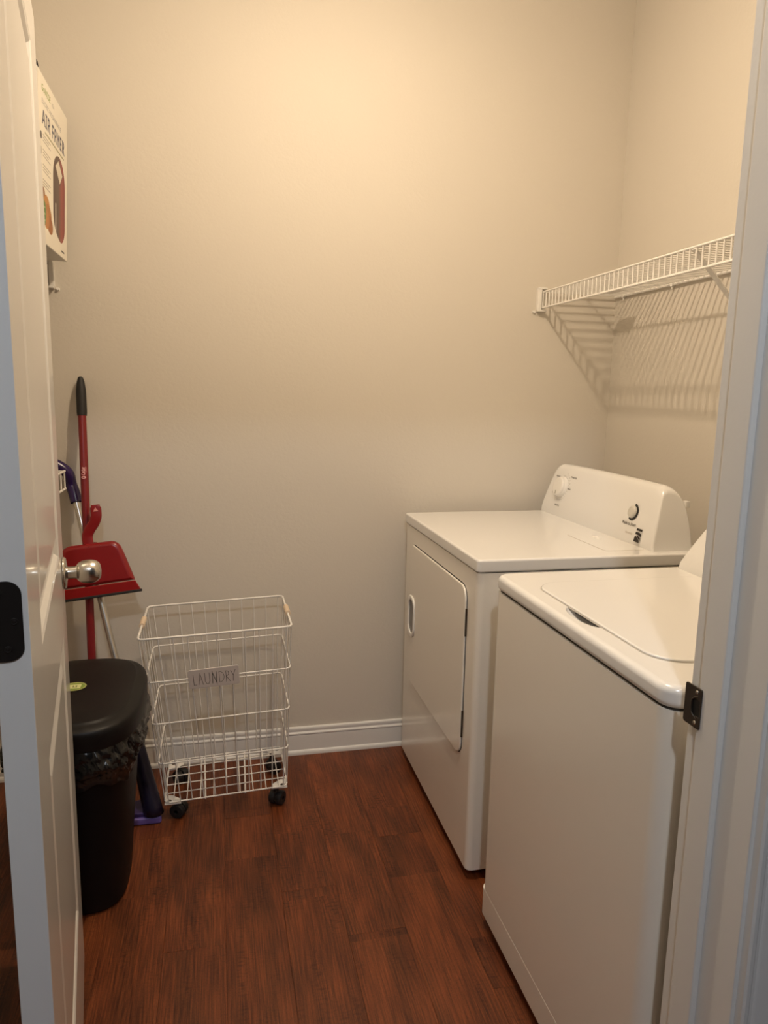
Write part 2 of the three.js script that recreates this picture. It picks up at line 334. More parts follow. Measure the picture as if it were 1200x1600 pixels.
// ---------------------------------------------------------------- dryer and washer
function consoleGeo(x0, z0, z1, yb, h, slopeZ, deep = 0.125, kick = 0) {
  // cross section in (x, y): slightly reclined face, rounded top, back
  const sec = [[0, 0], [kick * 0.3, 0.02], [0.006 + kick, 0.05], [0.016 + kick * 1.8, 0.09], [0.027 + kick * 2.6, 0.13], [0.033 + kick * 3, 0.15], [0.0375 + kick * 3.2, 0.162], [0.044 + kick * 3.4, 0.171], [0.053 + kick * 3.4, 0.1755], [0.064 + kick * 3, 0.1755], [0.078 + kick * 2, 0.171], [0.09 + kick, 0.162], [0.1, 0.148], [0.109, 0.125], [0.1165, 0.09], [0.122, 0.045], [0.125, 0]];
  const rings = [], n = 46;
  for (let i = 0; i <= n; i++) {
    const e = i / n, edge = Math.min(e, 1 - e) * (z1 - z0);
    const t = i <= 12 ? 0.5 * (1 - Math.cos(Math.PI * (i / 12) / 2)) * 0.14 : i >= n - 12 ? 1 - 0.5 * (1 - Math.cos(Math.PI * ((n - i) / 12) / 2)) * 0.14 : 0.07 + 0.86 * (i - 12) / (n - 24);
    const z = z0 + t * (z1 - z0), dEdge = Math.min(t, 1 - t) * (z1 - z0);
    const q = Math.min(1, dEdge / 0.045), rh = 0.86 + 0.14 * Math.sqrt(1 - (1 - q) ** 2), q2 = Math.min(1, dEdge / 0.006), ins = (1 - Math.sqrt(1 - (1 - q2) ** 2)) * 0.006;
    const crown = 1 + 0.02 * (1 - (2 * t - 1) ** 2);
    rings.push(sec.map(([sx, sy]) => {
      const y = sy * (h / 0.1755) * rh * crown, x = x0 + ins + sx * (deep / 0.125) * (deep / 0.125 > 0 ? (1 - 2 * ins / deep) : 1);
      const sh = slopeZ * (sy / 0.1755) ** 1.3;
      const zz = z + (t < 0.5 ? 1 : -1) * sh * (1 - Math.min(1, dEdge / 0.2));
      return V(x, yb + y, zz);
    }));
  }
  const g = loft(rings, true); return toCreasedNormals(g.toNonIndexed(), 0.75);
}
function decal(name, w, h, px, py, draw, pos, quat, parent) {  // flat print that lies on a face
  const tex = canvasTex(px, py, draw);
  const m = obj(name, new THREE.PlaneGeometry(w, h), new THREE.MeshStandardMaterial({ map: tex, transparent: true, roughness: 0.5 }), parent);
  m.position.set(...pos); m.quaternion.copy(quat); m.castShadow = false; return m;
}
// orientation of a console face: looks towards -x, reclined by a; text runs towards +z
function faceQuat(a) {
  const X = V(0, 0, 1), N = V(-Math.cos(a), Math.sin(a), 0), U = V(Math.sin(a), Math.cos(a), 0);
  return new THREE.Quaternion().setFromRotationMatrix(new THREE.Matrix4().makeBasis(X, U, N));
}
{
  const z0 = 0.058, z1 = 0.806, top = 0.914, lidT = 0.0345;
  const t = thing('clothes_dryer', 'white front-loading clothes dryer standing against the back wall, rounded door on its front', 'dryer', [0, 0, 0]);
  obj('cabinet', metreUV(plan(0.004, 0.70, z0 + 0.003, z1 - 0.002, 0.03, top - lidT - 0.002, [0.018, 0.004, 0.004, 0.018])), M.enamelFront, t);
  obj('seam', plan(0.009, 0.69, z0 + 0.008, z1 - 0.008, top - lidT - 0.006, top - lidT + 0.002, 0.012), M.gap, t);
  obj('top_panel', plan(0, 0.70, z0, z1, top - lidT, top, [0.012, 0.004, 0.004, 0.012], 0.006, 4), M.enamel, t);
  const toe = obj('base', box(0.05, 0.66, 0.018, 0.034, z0 + 0.02, z1 - 0.02), M.gap, t); toe.userData.label = 'dark recessed base';
  for (const [x, z] of [[0.06, z0 + 0.06], [0.06, z1 - 0.06], [0.62, z0 + 0.06], [0.62, z1 - 0.06]]) { const f = new THREE.CylinderGeometry(0.018, 0.02, 0.034, 16); f.translate(x, 0.017, z); obj('foot', f, M.rubber, t); }
  // door
  const dz0 = 0.152, dz1 = 0.728, dy0 = 0.332, dy1 = 0.822;
  obj('door_gap', frontFace(rrect(dz0 - 0.0022, dz1 + 0.0022, dy0 - 0.0022, dy1 + 0.0022, 0.0425), 0.0006, 0, 0.0042), M.gap, t);
  const door = obj('door', frontFace(rrect(dz0, dz1, dy0, dy1, 0.04), 0.0065, 0.003, 0.004), M.enamelFront, t);
  const cupOut = rrect(0.146, 0.232, 0.500, 0.645, 0.036); cupOut.holes.push(new THREE.Path(rrect(0.166, 0.222, 0.514, 0.632, 0.026).getPoints(10)));
  const cup = obj('handle', frontFace(cupOut, 0.007, 0.003, -0.001), M.plasticWhite, door);
  obj('handle_recess', frontFace(rrect(0.165, 0.223, 0.513, 0.633, 0.027), 0.001, 0, -0.0022), std(lin(0.22, 0.21, 0.2), 0.4), door);
  for (const [a, b] of [[0.684, 0.762], [0.391, 0.469]]) obj('hinge', rbox(-0.001, 0.006, a, b, 0.7275, 0.7318, 0.001, 1), M.hinge, t);
  // lint screen on top
  obj('lint_gap', plan(0.3932, 0.5138, 0.5132, 0.7498, top - 0.0008, top + 0.0003, [0.013, 0.005, 0.005, 0.013]), std(lin(0.42, 0.39, 0.34), 0.5), t);
  const lint = obj('lint_screen', plan(0.395, 0.512, 0.515, 0.748, top - 0.001, top + 0.0009, [0.012, 0.004, 0.004, 0.012], 0.0008, 2), M.enamel, t);
  const tab = new THREE.SphereGeometry(0.024, 20, 8, 0, Math.PI * 2, 0, Math.PI / 2); tab.scale(0.3, 0.2, 0.9); tab.translate(0.462, top + 0.0006, 0.575); obj('tab', tab, M.plasticWhite, lint);
  // console
  const con = obj('control_console', consoleGeo(0.521, 0.030 + z0 - 0.03 + 0.002, 0.778, top, 0.178, 0.03), M.enamel, t);
  obj('console_tab', rbox(0.632, 0.644, top + 0.118, top + 0.136, 0.735, 0.752, 0.002), M.plasticWhite, t);
  const q = faceQuat(0.245), up = V(Math.sin(0.245), Math.cos(0.245), 0), out = V(-Math.cos(0.245), Math.sin(0.245), 0);
  const on = (y, z, lift = 0) => V(0.521 + 0.0055 + (y - top - 0.05) * 0.2475, y, z).addScaledVector(out, lift);
  // dial
  const kp = on(1.016, 0.182);
  const dial = new THREE.Group(); dial.name = numbered('dial'); dial.position.copy(kp); dial.quaternion.copy(q); con.add(dial);
  const skirt = new THREE.LatheGeometry([[0, 0.012], [0.033, 0.012], [0.036, 0.010], [0.0375, 0.005], [0.0375, 0]].map(p => new THREE.Vector2(...p)), 44); skirt.rotateX(Math.PI / 2); obj('skirt', skirt, M.plasticWhite, dial);
  const gripS = new THREE.LatheGeometry([[0, 0.02], [0.028, 0.02], [0.0325, 0.0185], [0.0345, 0.0155], [0.0345, 0.012]].map(p => new THREE.Vector2(...p)), 40); gripS.rotateX(Math.PI / 2); obj('grip', gripS, M.plasticWhite, dial);
  const mark = rbox(-0.003, 0.003, -0.028, -0.014, 0.019, 0.0208, 0.0008, 2); obj('pointer', mark, std(lin(0.45, 0.42, 0.36), 0.5), dial);
  decal('dial_print', 0.2, 0.15, 800, 600, (c, w, h) => {
    c.fillStyle = c.strokeStyle = '#4a4034'; const cx = 300, cy = 300, R = 175;
    for (let i = 0; i < 22; i++) { const a = -0.55 * Math.PI + i * 0.075 * Math.PI; c.beginPath(); c.arc(cx + R * Math.cos(a), cy + R * Math.sin(a), 4.5, 0, 7); c.fill(); }
    c.font = 'bold 32px sans-serif'; c.textAlign = 'center';
    c.fillText('Timed Dry', 560, 130); c.fillText('More', 520, 300); c.fillText('Auto Dry', 300, 560); c.fillText('Off', 96, 330); c.fillText('Normal', 110, 160); c.fillText('Less', 92, 400);
    c.font = '18px sans-serif'; for (let i = 0; i < 6; i++) c.fillText(String(10 + 10 * i), cx + 214 * Math.cos(-1.25 + i * 0.22), cy + 214 * Math.sin(-1.25 + i * 0.22));
  }, on(1.0135, 0.182 + 0.026, 0.0012).toArray(), q, con);
  // start button with its dark ring
  const bp = on(1.004, 0.645), bt = new THREE.Group(); bt.name = numbered('start_button'); bt.position.copy(bp); bt.quaternion.copy(q); con.add(bt);
  const ring = new THREE.TorusGeometry(0.0215, 0.0042, 8, 40, Math.PI * 1.12); ring.rotateZ(-Math.PI * 0.66); ring.scale(1, 1, 0.35); ring.translate(0, 0, 0.0012); obj('ring', ring, M.dark, bt);
  const bcap = new THREE.LatheGeometry([[0, 0.011], [0.012, 0.0105], [0.017, 0.008], [0.019, 0.004], [0.019, 0]].map(p => new THREE.Vector2(...p)), 36); bcap.rotateX(Math.PI / 2); obj('cap', bcap, std(lin(0.62, 0.6, 0.55), 0.35), bt);
  decal('start_print', 0.1, 0.03, 400, 120, (c) => { c.fillStyle = '#4a4034'; c.font = 'bold 46px sans-serif'; c.textAlign = 'center'; c.fillText('Push to Start', 200, 70); }, on(0.9675, 0.642, 0.0015).toArray(), q, con);
  decal('logo', 0.042, 0.046, 252, 276, (c) => {
    c.fillStyle = '#1d1511';
    const band = (pts) => { c.beginPath(); pts.forEach(([x, y], i) => i ? c.lineTo(x, y) : c.moveTo(x, y)); c.closePath(); c.fill(); };
    band([[40, 20], [210, 20], [210, 58], [40, 58]]); band([[40, 84], [150, 84], [210, 110], [210, 146], [120, 128], [40, 128]]);
    band([[120, 140], [210, 176], [210, 214], [96, 160]]); band([[40, 158], [84, 158], [190, 222], [210, 256], [40, 256]]);
  }, on(0.945, 0.702, 0.0018).toArray(), q, con);
  decal('brand_print', 0.05, 0.014, 300, 84, (c) => { c.fillStyle = '#a89a84'; c.font = '54px sans-serif'; c.textAlign = 'center'; c.fillText('Kenmore', 150, 60); }, on(0.944, 0.655, 0.0018).toArray(), q, con);
}
{
  const z0 = 0.952, z1 = 1.643, xw = -0.0132, top = 0.918, lidB = 0.8825;
  const t = thing('washing_machine', 'white top-loading washing machine with broad lid nearest the doorway, beside the dryer', 'washer', [0, 0, 0]);
  obj('cabinet', metreUV(plan(xw + 0.0025, 0.66, z0 + 0.003, z1 - 0.004, 0.1, lidB - 0.003, [0.03, 0.004, 0.004, 0.03])), M.enamelFront, t);
  obj('toe_panel', metreUV(plan(xw + 0.0021, 0.64, z0 + 0.0015, z1 - 0.003, 0.034, 0.106, [0.02, 0.004, 0.004, 0.02], 0.001, 2)), M.enamelFront, t);
  for (const [x, z] of [[0.05, z0 + 0.06], [0.05, z1 - 0.06], [0.58, z0 + 0.06], [0.58, z1 - 0.06]]) { const f = new THREE.CylinderGeometry(0.018, 0.02, 0.036, 16); f.translate(x, 0.018, z); obj('foot', f, M.rubber, t); }
  obj('seam', plan(xw + 0.008, 0.65, z0 + 0.008, z1 - 0.008, lidB - 0.006, lidB + 0.003, 0.024), M.gap, t);
  // deck with the finger scoop cut into it
  const deckG = plan(xw, 0.66, z0, z1, lidB, top, [0.034, 0.006, 0.006, 0.034], 0.012, 6);
  const deck = new Brush(deckG); deck.updateMatrixWorld();
  const sg = new THREE.SphereGeometry(1, 36, 20); sg.scale(0.026, 0.016, 0.066); sg.translate(0.036, top + 0.002, 1.302);
  const sc = new Brush(sg); sc.updateMatrixWorld();
  const ev = new Evaluator(); ev.useGroups = false; ev.attributes = ['position', 'normal', 'uv'];
  const cut = ev.evaluate(deck, sc, SUBTRACTION);
  obj('top_deck', cut.geometry, M.enamel, t);
  const lid = obj('lid', plan(0.034, 0.452, 1.062, 1.552, top - 0.0012, top + 0.0042, [0.06, 0.012, 0.012, 0.06], 0.003, 4), M.enamel, t);
  obj('lid_gap', plan(0.0315, 0.4545, 1.0595, 1.5545, top - 0.001, top + 0.0004, [0.062, 0.012, 0.012, 0.062]), std(lin(0.5, 0.47, 0.42), 0.5), t);
  const gripG = plan(0.0315, 0.047, 1.262, 1.362, top - 0.004, top - 0.0005, 0.006); obj('finger_gap', gripG, M.dark, lid);
  obj('slot', rbox(0.045, 0.075, 0.9045, 0.907, z1 - 0.001, z1 + 0.0006, 0.0005, 1), M.dark, t);
  obj('control_console', consoleGeo(0.462, 0.972, 1.63, top - 0.002, 0.17, 0.03, 0.17, 0.008), M.enamel, t);
}
// ---------------------------------------------------------------- wire shelves
function wireShelf(label, wallX, dir, y, z0, z1, o = {}) {   // dir: from the wall into the room
  const depth = o.depth ?? 0.297, lip = 0.055, r = 0.0027, t = thing('wire_shelf', label, 'shelf', [wallX, y, 0]);
  const fx = dir * depth, bx = dir * 0.008, mx = dir * 0.125;
  const rail = (x, yy, rr = 0.0031) => obj('rail', wire([V(x, yy, z0), V(x, yy, z1)], rr, 8), M.whiteWire, t);
  rail(bx, -0.005, 0.0045); rail(mx, -0.006, 0.0035); rail(fx, 0, 0.0036); rail(fx, -lip, 0.0036);
  const wg = wire([V(bx, 0, 0), V(fx, 0, 0), V(fx, -lip, 0)], r, 6);
  const step = o.step ?? 0.0254;
  for (let z = z0 + 0.008; z < z1 - 0.004; z += step) obj('wire', wg, M.whiteWire, t).position.z = z;
  for (const z of o.braces ?? []) {                          // flat diagonal support from the front rail down to the wall
    const p0 = V(fx + dir * 0.002, -0.004, z), p1 = V(dir * 0.006, -0.29, z), d = p1.clone().sub(p0), L = d.length();
    const g = new RoundedBoxGeometry(0.004, L, 0.019, 2, 0.0015); g.applyQuaternion(new THREE.Quaternion().setFromUnitVectors(V(0, 1, 0), d.normalize())); g.translate(...p0.add(p1).multiplyScalar(0.5).toArray());
    const foot = rbox(Math.min(0, dir * 0.006), Math.max(0, dir * 0.006), -0.33, -0.27, z - 0.0095, z + 0.0095, 0.0015);
    const b = obj('support_brace', [g, foot], M.plasticWhite, t);
  }
  for (const z of o.clips ?? []) obj('wall_clip', [rbox(Math.min(0, dir * 0.012), Math.max(0, dir * 0.012), -0.012, 0.008, z - 0.007, z + 0.007, 0.003), wire([V(dir * 0.006, -0.012, z), V(dir * 0.006, -0.02, z)], 0.003, 8)], M.plasticWhite, t);
  if (o.bracket) {                                           // end bracket on the back wall
    const a = fx - dir * 0.016, b = fx + dir * 0.02, lo = Math.min(a, b), hi = Math.max(a, b);
    const m0 = Math.min(fx + dir * 0.0045, b), m1 = Math.max(fx + dir * 0.0045, b);
    const br = obj('end_bracket', [rbox(lo, hi, -lip - 0.009, 0.0115, 0, 0.0055, 0.002), rbox(m0, m1, -lip - 0.0085, 0.011, 0.003, 0.018, 0.0025), rbox(lo + 0.001, hi - 0.001, 0.0095, 0.0155, 0.001, 0.02, 0.002), rbox(lo + 0.001, hi - 0.001, -lip - 0.0135, -lip - 0.007, 0.001, 0.02, 0.002)], M.plasticWhite, t);
    const s = new THREE.CylinderGeometry(0.004, 0.0045, 0.009, 12); s.rotateX(Math.PI / 2); s.translate(fx + dir * 0.028, -lip - 0.014, 0.004); const sc = obj('screw', [s, rbox(fx + Math.min(dir * 0.02, dir * 0.033), fx + Math.max(dir * 0.02, dir * 0.033), -lip - 0.018, -lip - 0.01, 0, 0.003, 0.001, 2)], M.plasticWhite, br);
  }
  return t;
}
const shelfR = wireShelf('white wire shelf above the dryer and washer, empty', XR, -1, 1.702, 0.008, 1.62, { braces: [0.872], clips: [0.065, 0.357, 0.66, 0.95, 1.25], bracket: true });
obj('hanging_plate', rbox(-0.135, -0.085, -0.0085, -0.006, 0.115, 0.215, 0.001, 1), M.plasticWhite, shelfR).userData.label = 'small white plate beneath the wires';
wireShelf('white wire shelf high on the left wall, carrying the air fryer carton', XL, 1, 1.702, 0.008, 1.0, { braces: [0.8], clips: [0.07, 0.36, 0.66], bracket: true });
wireShelf('lower white wire shelf behind the steam mop handle, seen end-on', XL, 1, 1.072, 0.1, 0.30, { depth: 0.335, step: 0.055, clips: [0.14] });

// ---------------------------------------------------------------- air fryer carton
{
  const y0 = 0, y1 = 0.408, z0 = 0.06, z1 = 0.43, x0 = -0.30, x1 = 0.008;   // tips forward over the front rail
  const t = thing('air_fryer_box', 'white printed air fryer carton on the high left wire shelf', 'box', [-1.0935, 1.7075, 0]);
  t.rotation.z = -0.05;
  obj('carton', rbox(x0, x1, y0, y1, z0, z1, 0.002, 2), std(lin(0.72, 0.70, 0.64), 0.55), t);
  const tex = canvasTex(768, 1024, (c, w, h) => {
    c.fillStyle = '#e6e0d2'; c.fillRect(0, 0, w, h);
    c.textAlign = 'left';
    c.fillStyle = '#7d8f3e'; c.font = 'bold 58px sans-serif'; c.fillText('GoWISE', 90, 92); c.fillStyle = '#7a776e'; c.font = '36px sans-serif'; c.fillText('USA', 336, 92);
    c.fillStyle = '#55565f'; c.font = '40px sans-serif'; c.fillText('ELECTRIC PROGRAMMABLE', 96, 166);
    c.fillStyle = '#2b2e4a'; c.font = 'bold 128px sans-serif'; c.fillText('AIR FRYER', 100, 292, 590);
    c.fillStyle = '#97916f'; c.fillRect(170, 318, 500, 12);
    for (let i = 0; i < 4; i++) {                             // small print beside round icons
      const y = 372 + i * 92; c.fillStyle = i % 3 ? '#b4aea2' : '#55514d'; c.beginPath(); c.arc(74, y, 24, 0, 7); c.fill();
      c.fillStyle = '#8f897e'; for (let k = 0; k < 3; k++) c.fillRect(118, y - 22 + k * 18, 190 - 46 * (k % 2), 6);
    }
    // printed picture of the fryer
    const g = c.createLinearGradient(360, 0, 700, 0); g.addColorStop(0, '#4d3630'); g.addColorStop(0.45, '#5b4a40'); g.addColorStop(0.72, '#96453d'); g.addColorStop(1, '#7d2f2c');
    c.fillStyle = g; c.beginPath(); c.moveTo(372, 520); c.bezierCurveTo(372, 400, 470, 350, 540, 352); c.bezierCurveTo(640, 360, 700, 430, 702, 540); c.lineTo(700, 820); c.bezierCurveTo(690, 900, 620, 940, 570, 930); c.bezierCurveTo(470, 910, 380, 860, 376, 760); c.closePath(); c.fill();
    c.fillStyle = '#d9d0be'; c.strokeStyle = '#4a2a28'; c.lineWidth = 8; c.beginPath(); c.moveTo(430, 440); c.lineTo(520, 376); c.lineTo(636, 452); c.lineTo(560, 536); c.closePath(); c.fill(); c.stroke();
    c.fillStyle = '#e8e2d4'; c.fillRect(436, 690, 16, 200);
    // printed food
    const blob = (x, y, rx, ry, col) => { c.fillStyle = col; c.beginPath(); c.ellipse(x, y, rx, ry, 0.3, 0, 7); c.fill(); };
    blob(118, 722, 50, 46, '#8a5a34'); blob(210, 770, 74, 60, '#b98246'); blob(250, 820, 80, 62, '#a9703a'); blob(290, 880, 78, 56, '#9a5f31'); blob(208, 862, 66, 60, '#b67a44');
    blob(130, 850, 62, 96, '#5f8046'); c.fillStyle = '#a9b98a'; for (let i = 0; i < 4; i++) c.fillRect(84, 790 + i * 42, 88, 12);
    c.fillStyle = '#3a3735'; c.fillRect(600, 978, 90, 12);
  });
  const p = new THREE.PlaneGeometry(z1 - z0 - 0.004, y1 - y0 - 0.004); p.scale(-1, 1, 1);
  const f = obj('printed_front', new THREE.PlaneGeometry(z1 - z0 - 0.004, y1 - y0 - 0.004), new THREE.MeshStandardMaterial({ map: tex, roughness: 0.45 }), t);
  f.position.set(x1 + 0.0004, (y0 + y1) / 2, (z0 + z1) / 2); f.rotation.y = Math.PI / 2;
  obj('flap', box(x0 + 0.01, x1 - 0.001, y1, y1 + 0.0012, z0 + 0.002, (z0 + z1) / 2 - 0.001), std(lin(0.7, 0.68, 0.62), 0.6), t);
  obj('flap', box(x0 + 0.01, x1 - 0.001, y1, y1 + 0.0012, (z0 + z1) / 2 + 0.001, z1 - 0.002), std(lin(0.7, 0.68, 0.62), 0.6), t);
  obj('carry_handle', tube([V(x1 - 0.004, y1 - 0.012, z1 - 0.03), V(x1 - 0.004, y1 + 0.012, z1 - 0.012), V(x1 - 0.004, y1 + 0.008, z1 + 0.006)], 0.003, 16, 8), M.rubber, t);
}
// ---------------------------------------------------------------- broom, dustpan, steam mop
const broomAt = y => V(-1.069 + 0.0275 * (1.35 - y), y, 0.02 + 0.205 * (1.35 - y));
{
  const t = thing('broom', 'red broom with black grip leaning in the back left corner', 'broom');
  const dirUp = broomAt(1).sub(broomAt(0)).normalize(), q = new THREE.Quaternion().setFromUnitVectors(V(0, 1, 0), dirUp);
  const a = broomAt(0.16), topL = (1.352 - 0.16) / dirUp.y;
  const put = (g) => { g.applyQuaternion(q); g.translate(a.x, a.y, a.z); return g; };
  const h = obj('handle', put(new THREE.CylinderGeometry(0.0125, 0.0125, topL - 0.09, 20).translate(0, (topL - 0.09) / 2, 0)), M.redHandle, t);
  const gp = new THREE.LatheGeometry([[0.0145, 0], [0.0155, 0.01], [0.0155, 0.06], [0.0145, 0.085], [0.0118, 0.107], [0.0085, 0.12], [0.005, 0.1245], [0, 0.1255]].map(p => new THREE.Vector2(p[0], p[1])), 24); gp.translate(0, topL - 0.112, 0);
  obj('grip', put(gp), M.rubber, t);
  // brand print that runs up the handle
  const tex = canvasTex(64, 512, (c, w, hh) => { c.fillStyle = '#79191d'; c.fillRect(0, 0, w, hh); c.save(); c.translate(0, hh); c.rotate(-Math.PI / 2); c.strokeStyle = c.fillStyle = '#e8b7b4'; c.lineWidth = 12; c.beginPath(); c.arc(60, 30, 19, 0, 7); c.stroke(); c.font = 'bold 54px sans-serif'; c.fillText('Cedar', 104, 46); c.font = '18px sans-serif'; c.fillText('angler broom', 150, 62); c.restore(); });
  const pr = new THREE.CylinderGeometry(0.0127, 0.0127, 0.085, 20, 1, true, -0.75, 1.5); pr.translate(0, 0.94, 0);
  obj('print', put(pr), new THREE.MeshStandardMaterial({ map: tex, roughness: 0.35 }), t);
  // head behind the trash can
  const hp = broomAt(0.14), hx = hp.x - 0.085, hs = new THREE.Shape([[-0.12, 0], [0.12, -0.03], [0.11, 0.02], [0.03, 0.06], [-0.03, 0.065], [-0.11, 0.05]].map(p => new THREE.Vector2(...p)));
  const hd = extrude(hs, 0.04, 0.006, 2); hd.translate(hx, 0.12, hp.z - 0.02); obj('head', toCreasedNormals(hd, 0.6), M.red, t);
  const bs = []; for (let i = 0; i < 26; i++) for (let k = 0; k < 3; k++) { const u = -0.11 + i * 0.0088; bs.push(wire([V(hx + u, 0.122 - (u + 0.12) * 0.12, hp.z - 0.012 + k * 0.012), V(hx + u * 1.06, 0.001, hp.z - 0.02 + k * 0.02)], 0.0022, 4)); }
  const b = obj('bristles', bs, M.rubber, t); b.userData.kind = 'stuff';
}
{
  const t = thing('dustpan', 'red dustpan with black rubber lip clipped to the broom handle', 'dustpan', [-1.022, 0.69, 0.0]);
  t.position.z = broomAt(0.72).z + 0.022; t.rotation.set(-0.2, 0, 0.11, 'YXZ');
  // shell: outline (x, y), lip at the bottom
  const s = new THREE.Shape(); s.moveTo(-0.118, 0.03); s.lineTo(0.118, 0.03); s.bezierCurveTo(0.108, 0.07, 0.098, 0.11, 0.09, 0.135); s.bezierCurveTo(0.085, 0.152, 0.074, 0.16, 0.058, 0.161); s.lineTo(-0.058, 0.161); s.bezierCurveTo(-0.074, 0.16, -0.085, 0.152, -0.09, 0.135); s.bezierCurveTo(-0.098, 0.11, -0.108, 0.07, -0.118, 0.03);
  obj('pan', toCreasedNormals(extrude(s, 0.034, 0.014, 5), 0.7), M.red, t);
  const l = new THREE.Shape([[-0.132, 0], [0.132, 0], [0.119, 0.032], [-0.119, 0.032]].map(p => new THREE.Vector2(...p))), lg = extrude(l, 0.008, 0.002, 2); lg.rotateX(0.24); lg.translate(0, -0.002, 0.02);
  obj('apron', toCreasedNormals(lg, 0.5), std(lin(0.32, 0.013, 0.014), 0.32), t);
  obj('rubber_lip', rbox(-0.135, 0.135, -0.0095, -0.001, 0.017, 0.030, 0.0025), M.rubber, t);
  for (const x of [-0.012, 0.022]) obj('notch', tube([V(x - 0.012, 0.1625, 0.012), V(x, 0.159, 0.026), V(x + 0.009, 0.148, 0.0345)], 0.0016, 14, 6), M.red, t);
  // curled hanging handle
  const path = new THREE.CatmullRomCurve3([V(-0.006, 0.14, 0.012), V(-0.008, 0.165, 0.012), V(-0.0065, 0.188, 0.012), V(0.004, 0.206, 0.015), V(0.018, 0.223, 0.018), V(0.0265, 0.241, 0.02), V(0.0285, 0.26, 0.02), V(0.029, 0.279, 0.02)]);
  const rings = []; for (let i = 0; i <= 28; i++) { const p = path.getPoint(i / 28), tg = path.getTangent(i / 28), nx = V(tg.y, -tg.x, 0).normalize(), w = 0.0165 * (i > 26 ? 0.8 : 1), d = 0.008; const r = []; for (let k = 0; k < 16; k++) { const a = k / 16 * Math.PI * 2, cx = Math.sign(Math.cos(a)) * Math.abs(Math.cos(a)) ** 0.5, cz = Math.sign(Math.sin(a)) * Math.abs(Math.sin(a)) ** 0.5; r.push(p.clone().addScaledVector(nx, cx * w).add(V(0, 0, cz * d))); } rings.push(r); }
  const hd = obj('handle', loft(rings), M.red, t);
  const tri = new THREE.Shape([[-0.008, 0], [0.008, 0], [0, 0.013]].map(p => new THREE.Vector2(...p))), tg = new THREE.ExtrudeGeometry(tri, { depth: 0.0006, bevelEnabled: false }); tg.translate(0.029, 0.258, 0.0282); obj('arrow', tg, std(lin(0.6, 0.25, 0.22), 0.5), hd);
  obj('clip', [new THREE.TorusGeometry(0.0225, 0.004, 8, 24, Math.PI).rotateX(Math.PI / 2).scale(1, 2.4, 1).translate(-0.019, 0.12, -0.0215)], M.red, t);
}
{
  const t = thing('steam_mop', 'steam mop with curved purple handle, silver pole and violet base', 'mop');
  const at = y => V(-0.893 - 0.25 * (y - 0.16), y, 0.305 - 0.318 * (y - 0.16));
  const ly = 0.30;
  obj('pole', wire([at(ly), at(0.985)], 0.0105, 18), M.steel, t);
  obj('pole_collar', wire([at(0.615), at(0.622)], 0.0118, 18), M.steel, t);
  const g0 = at(0.965), g1 = at(1.02);
  const hp = [g0, at(0.995), at(1.02).add(V(-0.003, 0, 0)), V(-1.118, 1.058, 0.04), V(-1.146, 1.083, 0.042), V(-1.18, 1.096, 0.044), V(-1.23, 1.096, 0.046), V(-1.275, 1.092, 0.046)];
  const hg = obj('grip', [tube(hp, 0.0185, 50, 16), new THREE.SphereGeometry(0.0185, 16, 10).translate(-1.275, 1.092, 0.046)], M.purple, t);
  // body: a slab that tapers towards the pole
  const rings = []; for (let i = 0; i <= 14; i++) { const u = i / 14, y = 0.03 + u * 0.31, p = at(y), w = 0.031 - 0.013 * u, d = 0.028 - 0.01 * u; const r = []; for (let k = 0; k < 20; k++) { const a = k / 20 * Math.PI * 2; r.push(V(p.x - Math.cos(a) * w * 1 , y, p.z + Math.sin(a) * d)); } rings.push(r); }
  obj('body', loft(rings), M.navy, t);
  const s = new THREE.Shape(); s.moveTo(-0.062, 0.0); s.lineTo(0.055, 0.0); s.quadraticCurveTo(0.064, 0.0, 0.063, 0.012); s.lineTo(0.045, 0.085); s.quadraticCurveTo(0.0, 0.11, -0.04, 0.085); s.lineTo(-0.069, 0.012); s.quadraticCurveTo(-0.07, 0, -0.062, 0);
  const bg = extrude(s, 0.022, 0.005, 3); bg.rotateX(-Math.PI / 2); bg.translate(-0.9, 0.001, 0.365); const base = obj('base', toCreasedNormals(bg, 0.7), M.violet, t);
  const s2 = s.clone(), bg2 = extrude(s2, 0.014, 0.004, 3); bg2.scale(0.86, 0.84, 1); bg2.rotateX(-Math.PI / 2); bg2.translate(-0.904, 0.022, 0.356); obj('base_cover', toCreasedNormals(bg2, 0.7), std(lin(0.045, 0.025, 0.14), 0.3), base);
  obj('trim_strip', rbox(-0.87, -0.841, 0.033, 0.041, 0.338, 0.352, 0.003), std(lin(0.24, 0.2, 0.45), 0.4), base);
}
